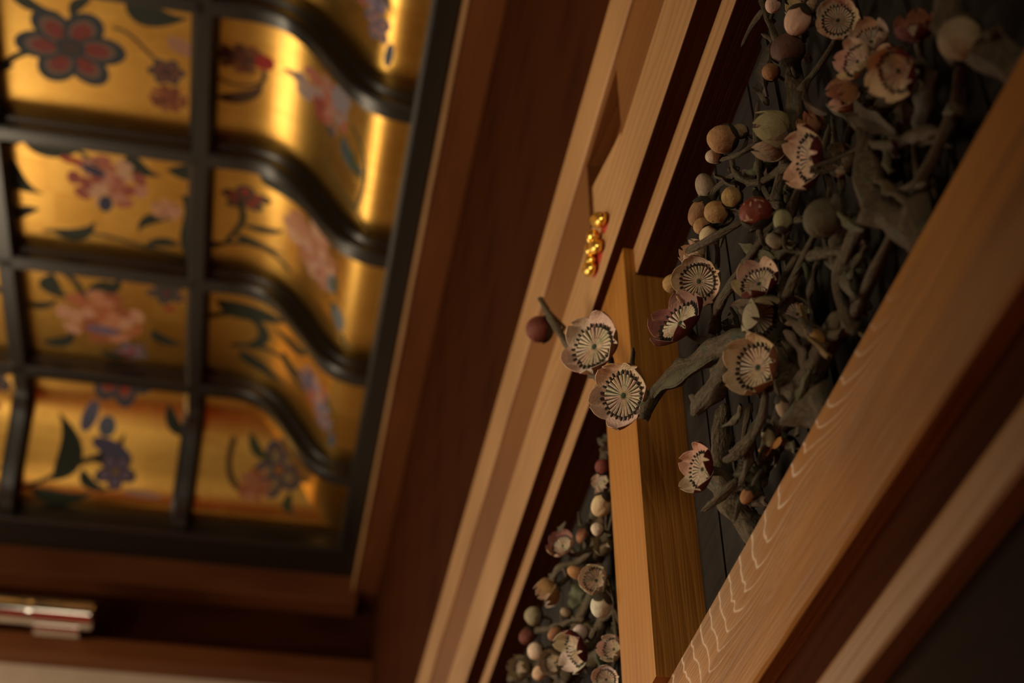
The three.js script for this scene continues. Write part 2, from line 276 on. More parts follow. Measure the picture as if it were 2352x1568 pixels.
// canvas x = to the right wall, canvas y = away from the camera
const PAINT = {
  blue: painting(1, (K) => { K.stem([[40, -10], [90, 90], [180, 60], [330, 30]], 26); K.leaf(70, 60, 120, 0.7); K.leaf(330, 30, 150, 0.5, 0.5); K.leaf(250, 70, 90, 2.2); K.stem([[200, 250], [60, 240], [40, 330], [0, 360]], 18); K.leaf(60, 320, 90, 2.4); K.flower(195, 235, 125, '#1c2a34', '#7a2212', '#3c221c'); K.stem([[300, 150], [350, 150], [370, 230], [420, 250]], 8); K.flower(420, 270, 44, '#1d2430', '#7a3a20', '#5a2a1a'); K.petal(455, 180, 40, 24, 0.6, '#a8795c'); K.peony(425, 360, 50, ['#7a3c1e', '#8f4f2c', '#6d3018']); }),
  pink: painting(2, (K) => { K.leaf(330, 60, 110, 0.9, 0.5); K.leaf(120, 420, 130, -0.4, 0.4); K.stem([[100, 420], [200, 380], [330, 420], [470, 470]], 12); K.leaf(20, 120, 170, 1.2, 0.5); K.leaf(60, 60, 150, 0.2); K.stem([[30, 90], [120, 20], [200, 60], [260, 150]], 14); K.peony(270, 190, 110, ['#b98066', '#a8604a', '#c49a7c', '#96483a']); K.petal(235, 150, 34, 16, 0.5, '#2a2a4a'); K.petal(262, 275, 18, 34, 0.1, '#2c2c48'); K.petal(180, 120, 30, 14, 0.2, '#a23a22'); K.leaf(420, 110, 120, -0.5, 0.5); K.stem([[470, 210], [500, 300], [430, 380], [500, 480]], 20); K.leaf(440, 300, 120, 2.6); K.leaf(460, 410, 110, 2.9); K.leaf(90, 330, 110, 2.4); K.peony(420, 270, 46, ['#b07a5c', '#c29070']); }),
  coral: painting(3, (K) => { K.leaf(110, 90, 120, 1.3, 0.5); K.leaf(380, 300, 110, 0.6, 0.4); K.leaf(60, 420, 120, -0.5, 0.4); K.stem([[40, 20], [120, 80], [170, 60], [190, 190]], 20); K.leaf(40, 40, 130, 0.2); K.leaf(190, 160, 140, -0.6); K.leaf(300, 120, 110, 2.9); K.leaf(20, 240, 100, -0.2); K.peony(235, 270, 135, ['#a8603a', '#b87a58', '#94502a', '#c08c70']); K.petal(240, 330, 50, 20, 0.1, '#6a5a72'); K.flower(420, 120, 52, '#26263c', '#3a3a2c', '#7a2a1c', 5); K.petal(430, 190, 16, 12, 0, '#96281c'); K.flower(320, 420, 48, '#4a4860', '#8a6a70', '#a82a1a', 5); K.petal(290, 450, 30, 18, 0, '#8a1d12'); K.leaf(230, 430, 100, 0.2); }),
  iris: painting(4, (K) => { K.flower(280, 60, 100, '#2e3444', '#8e2c18', '#5c3226', 7); K.leaf(60, 30, 110, 0.4); K.stem([[30, 420], [120, 380], [160, 300], [300, 280]], 16); K.leaf(120, 380, 190, -1.5, 0.4); K.leaf(60, 420, 180, 0.1, 0.5); K.leaf(200, 330, 120, 0.7); K.leaf(220, 300, 120, -0.6); K.flower(300, 330, 62, '#3a3650', '#6a6080', '#8a6a3c', 5); K.petal(200, 190, 22, 40, 0.4, '#5a5a74'); K.petal(255, 210, 26, 26, 0, '#5c6478'); K.petal(275, 265, 60, 22, 0.3, '#4c4a66'); K.leaf(430, 140, 110, 0.8); K.petal(390, 400, 60, 16, 0.1, '#a07a68'); }),
  vine: painting(5, (K) => { K.leaf(20, 330, 110, -0.5, 0.35, '#4a2c10'); K.stem([[20, 260], [70, 300], [120, 280], [110, 220]], 8, '#4a2c10'); K.leaf(30, 150, 80, 0.5); K.peony(70, 190, 50, ['#6a3418', '#4e2a16']); K.petal(110, 190, 16, 24, 0, '#a01208'); K.petal(165, 195, 26, 10, 0.2, '#1c2448'); K.peony(235, 200, 84, ['#a85e4c', '#a87868', '#8c3a2c', '#9a8480']); K.petal(280, 140, 30, 50, 0.4, '#8a8088'); K.leaf(300, 240, 110, 0.5, 0.5, '#3c5054'); K.petal(260, 270, 14, 14, 0, '#2c3848'); K.stem([[330, 180], [420, 220], [410, 330], [380, 420]], 11, '#33401c'); K.leaf(340, 250, 90, 0.9, 0.3, '#3a4720'); K.stem([[380, 420], [300, 430], [270, 400], [250, 380]], 8, '#33401c'); K.stem([[380, 420], [420, 440], [440, 470], [450, 480]], 8, '#33401c'); }),
  rose: painting(6, (K) => { K.leaf(140, 30, 120, 1.0, 0.5); K.stem([[0, 420], [60, 360], [120, 340], [180, 400]], 14); K.flower(90, 180, 48, '#2a2c20', '#9a2414', '#5a3a24', 5); K.stem([[60, 360], [90, 300], [100, 260], [80, 200]], 12); K.leaf(90, 290, 80, -0.3); K.leaf(80, 330, 90, 0.4); K.leaf(60, 380, 80, 2.5); K.leaf(120, 60, 70, 0.5); K.peony(250, 210, 96, ['#c08a6c', '#b87c60', '#cfa48c']); K.peony(265, 270, 70, ['#c59a84', '#b4745c']); K.petal(330, 260, 20, 44, 0.3, '#7c7c7c'); K.leaf(340, 220, 80, 1.2, 0.3, '#36421c'); K.leaf(360, 310, 90, 1.6, 0.3, '#36421c'); K.petal(375, 360, 26, 44, -0.3, '#6f7478'); K.leaf(400, 400, 70, 1.0, 0.3, '#36421c'); }),
  scroll: painting(7, (K) => { K.stem([[0, 220], [120, 120], [180, 220], [120, 320]], 22); K.stem([[90, 330], [180, 280], [260, 300], [330, 260]], 18); K.leaf(40, 120, 150, 0.1, 0.5); K.leaf(160, 190, 120, -0.3); K.leaf(190, 260, 120, 0.8); K.leaf(100, 350, 130, 0.6); K.peony(320, 260, 80, ['#8c7a8c', '#b48a74', '#a05c4c', '#6a6480']); K.petal(290, 220, 14, 14, 0, '#2e2c54'); K.flower(370, 340, 46, '#5c6484', '#b08078', '#7a5a5a', 5); K.leaf(380, 220, 70, 1.1, 0.3, '#33401c'); K.petal(420, 400, 14, 36, 0.1, '#465266'); }),
  sprig: painting(8, (K) => { K.leaf(150, 60, 60, 0.4); K.petal(240, 120, 24, 24, 0, '#8a0c06'); K.petal(200, 90, 26, 30, 0, '#3c2c18'); K.petal(215, 180, 24, 34, 0, '#56606c'); K.stem([[110, 240], [90, 330], [160, 360], [220, 330]], 14, '#5a4420'); K.flower(230, 290, 60, '#3c4460', '#8a7a5a', '#a06a2c', 5); K.petal(330, 240, 30, 60, 0.1, '#b08a74'); K.leaf(150, 220, 80, 0.8, 0.3, '#3c4426'); K.leaf(270, 330, 90, 1.2, 0.3, '#3c4426'); K.peony(180, 330, 44, ['#b0785c', '#a8663c']); }),
};
const ceiling = group('ceiling');
struct(ceiling, 'coffered ceiling of gilded flower paintings between black lacquered battens', 'ceiling');
const X1 = -0.12 * YF, XP = 0.76, RW = 0.072, RD = 0.085;      // first batten, coffer pitch, batten width and depth
const ROWS = [0.236, 0.41, 0.584, 0.758, 0.932, 1.106, 1.28].map((v) => v * YF);
const COLS = [X1, X1 - XP, X1 - 2 * XP];
const prof = new THREE.CatmullRomCurve3([[-0.12, 1.0], [-0.095, 1.0], [-0.072, 0.9995], [-0.052, 0.9935], [-0.036, 0.981], [-0.024, 0.966], [-0.012, 0.949], [0.0, 0.9315], [0.012, 0.9165], [0.026, 0.9055], [0.043, 0.899], [0.065, 0.8965]].map(([x, y]) => V(x * YF, y * YF, 0)));
const PR = prof.getSpacedPoints(40).map((p, i, a) => { const q = a[Math.min(40, i + 1)], o = a[Math.max(0, i - 1)], n = V(-(q.y - o.y), q.x - o.x, 0).normalize(); return { x: p.x, y: p.y, nx: n.x, ny: n.y, t: (p.x - X1) / (0.185 * YF) }; });
function prAt(a) { const k = Math.min(39.999, Math.max(0, a * 40)), i = Math.floor(k), w = k - i, P = PR[i], Q = PR[i + 1]; return { x: P.x + (Q.x - P.x) * w, y: P.y + (Q.y - P.y) * w, nx: P.nx + (Q.nx - P.nx) * w, ny: P.ny + (Q.ny - P.ny) * w, t: P.t + (Q.t - P.t) * w }; }
const FARW = 0.13 * YF, SF = ROWS[6];
const lift = (p) => V(p.x + p.nx * RD, p.y + p.ny * RD, 0);
function flatPanel(x0, x1, s0, s1, mat, label) { partLabel(mesh('painted_panel', surface((a, b) => V(x0 + (x1 - x0) * a, E + YF + RD, -(s0 + (s1 - s0) * b)), 1, 1, (a, b) => [a, 1 - b]), mat, ceiling), label); }
function covePanel(s0, s1, mat, label) { partLabel(mesh('cove_panel', surface((a, b) => { const p = lift(prAt(a)); return V(p.x, E + p.y, -(s0 + (s1 - s0) * b)); }, 48, 2, (a, b) => [a, 1 - b]), mat, ceiling), label); }
const flatMats = [['scroll', 'blue'], ['iris', 'coral'], ['pink', 'blue'], ['blue', 'pink'], ['pink', 'coral'], ['coral', 'iris']];
const desc = { blue: 'gilded panel painted with a large blue and red flower', pink: 'gilded panel painted with pink peonies and dark leaves', coral: 'gilded panel painted with a coral peony', iris: 'gilded panel painted with leaf sprays and violet blossoms', vine: 'curved gilded panel painted with a pink flower and a green vine', rose: 'curved gilded panel painted with a pale pink bloom', scroll: 'curved gilded panel painted with dark leaf scrolls', sprig: 'curved gilded panel painted with a small blue and red sprig' };
for (let r = 0; r < 6; r++) for (let c = 0; c < 2; c++) { const k = flatMats[r][c === 0 ? 0 : 1]; flatPanel(COLS[c + 1], COLS[c], ROWS[r], ROWS[r + 1], PAINT[k], desc[k]); }
['scroll', 'rose', 'scroll', 'vine', 'rose', 'scroll'].forEach((k, r) => covePanel(ROWS[r], ROWS[r + 1], PAINT[k], desc[k]));
// far cove: same profile turned towards the end wall, mitred against the side cove
const farS = (t) => SF + t * FARW;
function farPanel(x0, x1, mat, label, u0 = 0) { partLabel(mesh('cove_panel', surface((a, b) => { const p = prAt(b), q = lift(p); const s = farS((q.x - X1) / (0.185 * YF)); return V(x0 + (x1 - x0) * a, E + q.y, -s); }, 2, 48, (a, b) => [a, 1 - b]), mat, ceiling), label); }
farPanel(COLS[1], COLS[0], PAINT.iris, desc.iris); farPanel(COLS[2], COLS[1], PAINT.coral, desc.coral);
partLabel(mesh('cove_panel', surface((a, b) => { const p = lift(prAt(b)); const t = (p.x - X1) / (0.185 * YF); return V(X1 + (p.x - X1) * a, E + p.y, -farS(t)); }, 8, 48, (a, b) => { const t = prAt(b).t; return [a * t * 0.9 + 0.02, 1 - t]; }), PAINT.sprig, ceiling), desc.sprig);
partLabel(mesh('cove_panel', surface((a, b) => { const p = lift(prAt(b)); const t = (p.x - X1) / (0.185 * YF); return V(p.x, E + p.y, -(SF + t * FARW * a)); }, 8, 48, (a, b) => [0.45 + 0.1 * a, 0.02 + 0.03 * prAt(b).t]), PAINT.vine, ceiling), 'narrow plain gilded corner panel');
// battens of the flat field
const bprof = (w, d) => [[-w / 2 - 0.012, d], [-w / 2 - 0.012, d * 0.55], [-w / 2, d * 0.45], [-w / 2, 0.010], [-w / 2 + 0.010, 0], [w / 2 - 0.010, 0], [w / 2, 0.010], [w / 2, d * 0.45], [w / 2 + 0.012, d * 0.55], [w / 2 + 0.012, d]];
for (const x of COLS) mesh('batten', prism(bprof(RW, RD + 0.01).map(([p, q]) => [x + p, E + YF + q]), -ROWS[0], -SF, 'z'), M.lacquer, ceiling);
for (const s of ROWS) mesh('batten', prism(bprof(RW, RD + 0.01).map(([p, q]) => [-s + p, E + YF + q]), COLS[2], X1, 'x'), M.lacquer, ceiling);
// S-shaped ribs of the coves
function ribGeo(at) {
  const sec = bprof(RW, RD + 0.012), parts = [];
  for (let i = 0; i < sec.length; i++) { const A = sec[i], B = sec[(i + 1) % sec.length]; parts.push(surface((a, b) => { const p = prAt(b), w = A[0] + (B[0] - A[0]) * a, d = A[1] + (B[1] - A[1]) * a; return at(p.x + p.nx * d, p.y + p.ny * d, w); }, 1, 40)); }
  return mergeGeometries(parts);
}
for (const s of ROWS) mesh('cove_rib', ribGeo((x, y, w) => V(x, E + y, -(s + w))), M.lacquer, ceiling);
for (const x of COLS) mesh('cove_rib', ribGeo((px, y, w) => V(x + w, E + y, -farS((px - X1) / (0.185 * YF)))), M.lacquer, ceiling);
// lacquered frame at the foot of the coves
const FY = 0.893 * YF, FX0 = 0.061 * YF, FX1 = 0.0815 * YF, FS0 = farS(1), FS1 = 5.862;
partLabel(mesh('ceiling_frame', prism([[FX0, E + FY + 0.012], [FX0 + 0.012, E + FY], [FX1, E + FY], [FX1, E + FY + 0.16], [FX0, E + FY + 0.16]], -ROWS[0], -FS1, 'z'), M.lacquer, ceiling), 'black lacquered frame at the foot of the side cove');
partLabel(mesh('ceiling_frame', prism([[-FS0, E + FY + 0.012], [-FS0 - 0.012, E + FY], [-FS1, E + FY], [-FS1, E + FY + 0.16], [-FS0, E + FY + 0.16]], -3.0, FX0 + 0.01, 'x'), M.lacquer, ceiling), 'black lacquered frame at the foot of the end cove');
mesh('filler_strip', prism(rect(FX1 - 0.004, 0.335, E + FY + 0.02, E + FY + 0.09), -ROWS[0], -FS1, 'z'), M.crown, ceiling);

// ---------------------------------------------------------------- gilt nail-head ornament on the tie beam
{
  const g = group('gilt_ornament', [0.42, E + 1.535, -1.49]);
  const lobe = (dy, ds, dx, rl, rw, rd, k = 1.35) => { rl *= k; rw *= k; rd *= k; const s = new THREE.SphereGeometry(1, 16, 12); s.scale(rw, rl, rd); s.rotateX(-0.86); s.translate(dx, dy, -ds); return s; };
  mesh('plate', mergeGeometries([lobe(0.012, -0.030, 0.001, 0.028, 0.004, 0.017, 1), lobe(-0.008, 0.012, 0.001, 0.032, 0.004, 0.022, 1), lobe(-0.022, 0.038, 0.001, 0.024, 0.004, 0.013, 1)]), M.giltRedReflection, g);  // painted red stands in for the carpet mirrored in the gilding
  for (const a of [[0.024, -0.024, -0.009, 0.022, 0.008, 0.009], [0.012, -0.036, -0.009, 0.022, 0.008, 0.009], [0.006, -0.004, -0.012, 0.009, 0.008, 0.009], [0.004, 0.020, -0.009, 0.023, 0.008, 0.009], [-0.012, -0.002, -0.009, 0.023, 0.008, 0.009], [-0.006, 0.012, -0.013, 0.014, 0.007, 0.007], [-0.018, 0.040, -0.009, 0.022, 0.008, 0.010], [-0.010, 0.030, -0.009, 0.016, 0.007, 0.008]]) mesh('lobe', lobe(...a), M.gilt, g);
  tag(g, 'small gilded lobed ornament with red reflection painted at its edges on the pale tie beam', 'ornament');
}

// ---------------------------------------------------------------- carved plum blossoms
const COL = { rd: [0.13, 0.012, 0.009], ob: [0.38, 0.18, 0.075], gb: [0.38, 0.305, 0.18], pk: [0.76, 0.55, 0.37], og: [0.50, 0.28, 0.11], br: [0.13, 0.06, 0.035], rb: [0.17, 0.035, 0.022], rs: [0.22, 0.035, 0.018], gk: [0.14, 0.11, 0.06], ye: [0.30, 0.16, 0.035], bg: [0.76, 0.59, 0.43], rp: [0.36, 0.17, 0.13], dk: [0.07, 0.05, 0.03], pw: [0.80, 0.65, 0.50], lg: [0.10, 0.085, 0.042], lb: [0.092, 0.066, 0.034], ly: [0.22, 0.13, 0.035], lo: [0.45, 0.20, 0.03] };
{
  const n = makeNoise(61), W = 256;
  const map = dataTex(W, W, (i, j) => { const a = n(i / 20, j / 20, 12, 12), b = n(i / 5, j / 5, 51, 51), c = n(i / 2, j / 12, 128, 21); let v = 0.92 + 0.3 * (a - 0.4) + 0.22 * (b - 0.5) + 0.16 * (c - 0.5); const dust = Math.max(0, a - 0.55) * 0.8; return [v + dust * 0.20, v + dust * 0.24, v + dust * 0.24].map((q) => enc(Math.min(1, Math.max(0.05, q)))); }, true);
  const bump = dataTex(W, W, (i, j) => { const h = 0.5 * n(i / 8, j / 8, 32, 32) + 0.3 * n(i / 3, j / 3, 85, 85) + 0.2 * n(i / 2, j / 20, 128, 12); return [h, h, h]; });
  M.paintwork = new THREE.MeshStandardMaterial({ map, bumpMap: bump, bumpScale: 0.0009, roughness: 0.72, vertexColors: true });
  const flakes = dataTex(W, W, (i, j) => { const f = n(i / 7 + 40, j / 7, 36, 36) > 0.80 ? 1 : 0, v = 0.8 + 0.3 * (n(i / 12, j / 12, 21, 21) - 0.5); return (f ? [1, 0.95, 0.9] : [0.26 * v, 0.045 * v, 0.022 * v]).map((q, k) => enc(f ? [0.55, 0.36, 0.24][k] : q)); }, true);
  M.flaked = new THREE.MeshStandardMaterial({ map: flakes, bumpMap: bump, bumpScale: 0.0008, roughness: 0.6 });
  const bark = dataTex(W, W, (i, j) => { const a = n(i / 30, j / 4, 8, 64), b = n(i / 6, j / 6, 42, 42), g = n(i / 25, j / 25 + 9, 10, 10); const v = 0.55 + 0.5 * a * b + 0.25 * (b - 0.5); let c = [0.140 * v, 0.100 * v, 0.053 * v]; if (g > 0.68) c = mix(c, [0.05, 0.085, 0.05], (g - 0.68) * 2.4); return c.map(enc); }, true);
  M.bark = new THREE.MeshStandardMaterial({ map: bark, bumpMap: bump, bumpScale: 0.0016, roughness: 0.8 });
}
const vary = (c, r, k = 0.16) => c.map((q) => q * (1 - k / 2 + k * r()));
// one cupped petal, base at the origin, reaching along +x, opening towards +y
function petalMid(R, cup, u, v) {
  const lift = 0.10 + 0.95 * cup, th = lift * (0.10 + 1.0 * v * v) * 0.9, rad = R * (0.06 + 0.94 * v) * (1 - 0.10 * cup * v);
  return [rad * Math.cos(th), rad * Math.sin(th) + R * (0.05 + 0.16 * cup) * u * u * v * v];
}
function bowlY(rr, R, cup) { // height of the petals at radius rr, a little above them
  let lo = 0, hi = 1; for (let i = 0; i < 14; i++) { const m = (lo + hi) / 2; if (petalMid(1, cup, 0, m)[0] < rr) lo = m; else hi = m; }
  return R * (petalMid(1, cup, 0, lo)[1] + 0.085);
}
function petalGeo(R, cup, inner, outer, r) {
  const NU = 10, NV = 14, skew = (r() - 0.5) * 0.2, wv = r() * 6;
  const mid = (u, v) => {
    const w = R * 0.52 * Math.sqrt(Math.max(0.012, 1 - Math.pow((v - 0.5) / 0.505, 2))), [x, y] = petalMid(R, cup, u, v);
    return V(x - R * 0.06 * u * u * v, y + R * 0.015 * Math.sin(u * 5 + wv) * v + R * 0.16 * u * u * v * (1 - v * 0.4) + R * 0.35 * Math.pow(Math.max(0, v - 0.62), 2), w * u + skew * R * 0.12 * v);
  };
  const T = 0.05 * R, g1 = surface((a, b) => mid(a * 2 - 1, b), NU, NV, (a, b) => [a * R * 14, b * R * 14]);
  const nrm = g1.attributes.normal, P = g1.attributes.position, sgn = nrm.getY(Math.floor(nrm.count / 2)) > 0 ? 1 : -1;
  const inn = g1.clone(), out = g1.clone();
  for (let i = 0; i < P.count; i++) {
    const col = i % (NU + 1), row = Math.floor(i / (NU + 1)), edge = col === 0 || col === NU || row === NV ? 0.35 : 1;
    for (const [q, k] of [[inn, 0.5], [out, -0.5]]) q.attributes.position.setXYZ(i, P.getX(i) + nrm.getX(i) * sgn * T * k * edge, P.getY(i) + nrm.getY(i) * sgn * T * k * edge, P.getZ(i) + nrm.getZ(i) * sgn * T * k * edge);
  }
  const ring = []; for (let j = 0; j <= NV; j++) ring.push(j * (NU + 1)); for (let i = 1; i <= NU; i++) ring.push(NV * (NU + 1) + i); for (let j = NV - 1; j >= 0; j--) ring.push(j * (NU + 1) + NU);
  const pos = [], uv = [], idx = []; ring.forEach((k, q) => { for (const s of [inn, out]) { pos.push(s.attributes.position.getX(k), s.attributes.position.getY(k), s.attributes.position.getZ(k)); uv.push(q * 0.05, s === inn ? 0 : 0.05); } if (q) idx.push(2 * q - 2, 2 * q - 1, 2 * q, 2 * q - 1, 2 * q + 1, 2 * q); });
  const rim = new THREE.BufferGeometry(); rim.setAttribute('position', new THREE.Float32BufferAttribute(pos, 3)); rim.setAttribute('uv', new THREE.Float32BufferAttribute(uv, 2)); rim.setIndex(idx); rim.computeVertexNormals();
  inn.computeVertexNormals(); out.computeVertexNormals();
  return mergeGeometries([paint(inn, inner), paint(out, outer), paint(rim, inner.map((q) => q * 1.1))]);
}
function stamenGeo(R, cup, r) {
  const n = 26, fil = [], anth = [], pale = [0.78, 0.64, 0.47], dark = [0.03, 0.026, 0.016], LEN = 0.56 - 0.10 * cup;
  for (let i = 0; i < n; i++) {
    const q = (i + 0.25 * (r() - 0.5)) / n * Math.PI * 2, len = LEN + 0.05 * r();
    const g = surface((a, b) => { const rr = 0.07 + (len - 0.07) * b, uu = a * 2 - 1, side = R * (0.009 + 0.036 * b) * uu; return V(rr * R * Math.cos(q) - side * Math.sin(q), bowlY(rr, R, cup) + R * 0.05 * (1 - uu * uu), rr * R * Math.sin(q) + side * Math.cos(q)); }, 4, 4, (a, b) => [a * 0.1, b * 0.6]);
    fil.push(paint(g, vary(pale, r, 0.2)));
    const s = new THREE.SphereGeometry(1, 6, 5), y0 = bowlY(len, R, cup), y1 = bowlY(len + 0.1, R, cup); s.scale(R * 0.075, R * 0.040, R * 0.038); s.rotateZ(Math.atan2(y1 - y0, 0.1 * R)); s.translate((len + 0.045) * R, (y0 + y1) / 2 + R * 0.03, 0); s.rotateY(-q); anth.push(paint(s, dark));
  }
  const disc = surface((a, b) => { const rr = b * (LEN + 0.05); return V(rr * R * Math.cos(a * 6.2832), bowlY(rr, R, cup) - R * 0.02, rr * R * Math.sin(a * 6.2832)); }, 28, 6); fil.push(paint(disc, [0.085, 0.065, 0.04]));
  return [mergeGeometries(fil), mergeGeometries(anth)];
}
function calyxGeo(R, len, cover, color) { // scalloped cup opening towards +y, base at y = 0
  return paint(surface((a, b) => { const q = a * Math.PI * 2, sc = 0.74 + 0.26 * Math.pow(Math.abs(Math.cos(q * 2.5)), 0.7), t = b * sc * cover; const rad = R * Math.sin(Math.min(1.75, t * 1.75)) * 1.04; return V(rad * Math.cos(q), len * (1 - Math.cos(Math.min(1.9, t * 1.75))) - (b === 0 ? R * 0.05 : 0), rad * Math.sin(q)); }, 40, 8, (a, b) => [a * 0.6, b * 0.3]), color);
}
function budGeo(R, el, color, r) { // closed petals: overlapping lobes with seams
  const k = 3, ph = r() * 6;
  return paint(surface((a, b) => { const q = a * Math.PI * 2, t = b * Math.PI, seam = Math.pow(Math.abs(Math.sin(k * 0.5 * (q + 0.9 * b) + ph)), 0.45); const rad = R * Math.sin(t) * (0.84 + 0.16 * seam) * (1 + 0.04 * Math.sin(q * 2 + ph)); return V(rad * Math.cos(q), R * el * (1 - Math.cos(t)) * 0.97, rad * Math.sin(q)); }, 36, 18, (a, b) => [a * R * 40, b * R * 30]), (i, g) => { const y = g.attributes.position.getY(i) / (2 * R * el); return color; });
}
const UPV = V(0, 1, 0);
function blossom(parent, B, r, small) {
  const [x, y, z, R0, nx, ny, nz, oc, ic, cup] = B, R = R0 * (1 + 0.35 * cup);
  const g = group('plum_blossom', [x, y, z], parent), n = V(nx, ny, nz).normalize();
  g.quaternion.setFromUnitVectors(UPV, n); g.rotateY(r() * 6.28);
  const off = -R * (0.08 + 0.22 * cup);
  const outer = COL[oc], inner = COL[ic];
  for (let i = 0; i < 5; i++) {
    const p = mesh('petal', petalGeo(R, cup * (0.9 + 0.2 * r()), vary(inner, r, 0.25), vary(outer, r, 0.25), r), M.paintwork, g);
    p.rotation.y = (i / 5) * Math.PI * 2 + (r() - 0.5) * 0.12; p.position.y = off + (i % 2) * R * 0.02;
  }
  const [f, a] = stamenGeo(R, cup, r);
  const sm = mesh('stamens', f, M.paintwork, g); sm.position.y = off; const am = mesh('anthers', a, M.paintwork, g); am.position.y = off; 
  const ps = new THREE.SphereGeometry(R * 0.085, 10, 8); ps.scale(1, 0.8, 1); const pm = mesh('pistil', paint(ps, [0.05, 0.09, 0.04]), M.paintwork, g); pm.position.y = off + bowlY(0.05, R, cup) + R * 0.02;
  const cal = mesh('calyx', calyxGeo(R * 0.40, R * 0.30, 0.85, [0.05, 0.042, 0.026]), M.paintwork, g); cal.position.y = off - R * 0.16;
  const foot = V(0, off - R * 0.14, 0).applyQuaternion(g.quaternion).add(g.position);
  return { foot, dir: n, R };
}
function bud(parent, B, r) {
  const [x, y, z, R, nx, ny, nz, el, c] = B;
  const g = group('plum_bud', [x, y, z], parent), n = V(nx, ny, nz).normalize();
  g.quaternion.setFromUnitVectors(UPV, n); g.rotateY(r() * 6.28);
  const b = mesh('bud_petals', budGeo(R, el, vary(COL[c], r, 0.2), r), c === 'rs' ? M.flaked : M.paintwork, g); b.position.y = -R * el;
  const cal = mesh('calyx', calyxGeo(R * 1.06, R * el * 0.95, 0.82, [0.045, 0.036, 0.022]), M.paintwork, g); cal.position.y = -R * el * 1.06;
  return { foot: V(0, -R * el * 1.05, 0).applyQuaternion(g.quaternion).add(g.position), dir: n, R };
}
// gnarled branch through points [x, y, z, radius]
function branchGeo(pts, r, rough = 1) {
  const curve = new THREE.CatmullRomCurve3(pts.map((p) => V(p[0], p[1], p[2]))), L = curve.getLength(), N = Math.max(10, Math.round(L / 0.006)), K = 12;
  const fr = curve.computeFrenetFrames(N, false), ph = r() * 6, tw = (r() - 0.5) * 40, knots = []; for (let i = 0; i < L / 0.05; i++) knots.push([r(), r() * 6.28, 0.4 + 0.9 * r()]);
  const g = surface((a, b) => {
    const i = Math.round(b * N), p = curve.getPointAt(Math.min(1, i / N)), q = a * Math.PI * 2, s = b * (pts.length - 1), k = Math.min(pts.length - 2, Math.floor(s)); let R = pts[k][3] + (pts[k + 1][3] - pts[k][3]) * (s - k);
    let f = 1 + rough * (0.16 * Math.sin(3 * q + tw * b * L * 3 + ph) + 0.08 * Math.sin(5 * q - tw * b + ph * 2) + 0.10 * Math.sin(b * L * 120 + ph));
    for (const [kb, kq, ka] of knots) { const d = (b - kb) * L / R, e = Math.cos(q - kq); if (e > 0) f += rough * ka * Math.pow(e, 6) * Math.exp(-d * d * 4); }
    if (i === 0 || i === N) f *= 0.55; R *= f;
    const n = fr.normals[i], m = fr.binormals[i]; return V(p.x + R * (n.x * Math.cos(q) + m.x * Math.sin(q)), p.y + R * (n.y * Math.cos(q) + m.y * Math.sin(q)), p.z + R * (n.z * Math.cos(q) + m.z * Math.sin(q)));
  }, K, N, (a, b) => [b * L * 6, a * 0.8]);
  const caps = [];
  for (const e of [0, 1]) { const c = new THREE.SphereGeometry(pts[e ? pts.length - 1 : 0][3] * 0.6, 8, 6), p = curve.getPointAt(e); c.translate(p.x, p.y, p.z); caps.push(c); }
  return mergeGeometries([g, ...caps].map((q) => { for (const k of Object.keys(q.attributes)) if (!['position', 'normal', 'uv'].includes(k)) q.deleteAttribute(k); return q; }));
}
function leafGeo(a, b, hw, r) { // curled, ribbed carved leaf from base a to tip b with a wavy thick edge
  const A = V(...a), B = V(...b), d = B.clone().sub(A), L = d.length(); d.normalize();
  const side = V(r() - 0.3, r() - 0.5, r() - 0.5).cross(d).normalize(), up = d.clone().cross(side).normalize(), ph = r() * 6, bend = (r() - 0.4) * 0.5, cur = 0.5 + 0.9 * r();
  const mid = (u, v, o) => { const w = hw * Math.pow(Math.sin(Math.PI * (0.08 + 0.88 * v)), 0.7) * (1 + 0.22 * Math.sin(v * 16 + ph) * Math.abs(u)), t = u * cur; return A.clone().addScaledVector(d, v * L).addScaledVector(side, w * Math.sin(t) / cur).addScaledVector(up, w * (1 - Math.cos(t)) * 0.9 + bend * L * v * (1 - v) * 2 + hw * 0.16 * Math.sin(v * 12 + ph + u * 2) + hw * 0.10 * (Math.abs(u) < 0.12 ? -1 : 0) + o); };
  const T = Math.max(0.0012, hw * 0.12), pieces = [surface((p, q) => mid(p * 2 - 1, q, T), 10, 14, (p, q) => [q * L * 8, p * hw * 16]), surface((p, q) => mid(p * 2 - 1, q, -T), 10, 14, (p, q) => [q * L * 8, p * hw * 16])];
  for (const u of [-1, 1]) pieces.push(surface((p, q) => mid(u, q, (p * 2 - 1) * T), 1, 14, (p, q) => [q * L * 8, p * 0.05]));
  pieces.push(surface((p, q) => mid(p * 2 - 1, 1, (q * 2 - 1) * T), 10, 1));
  return mergeGeometries(pieces);
}
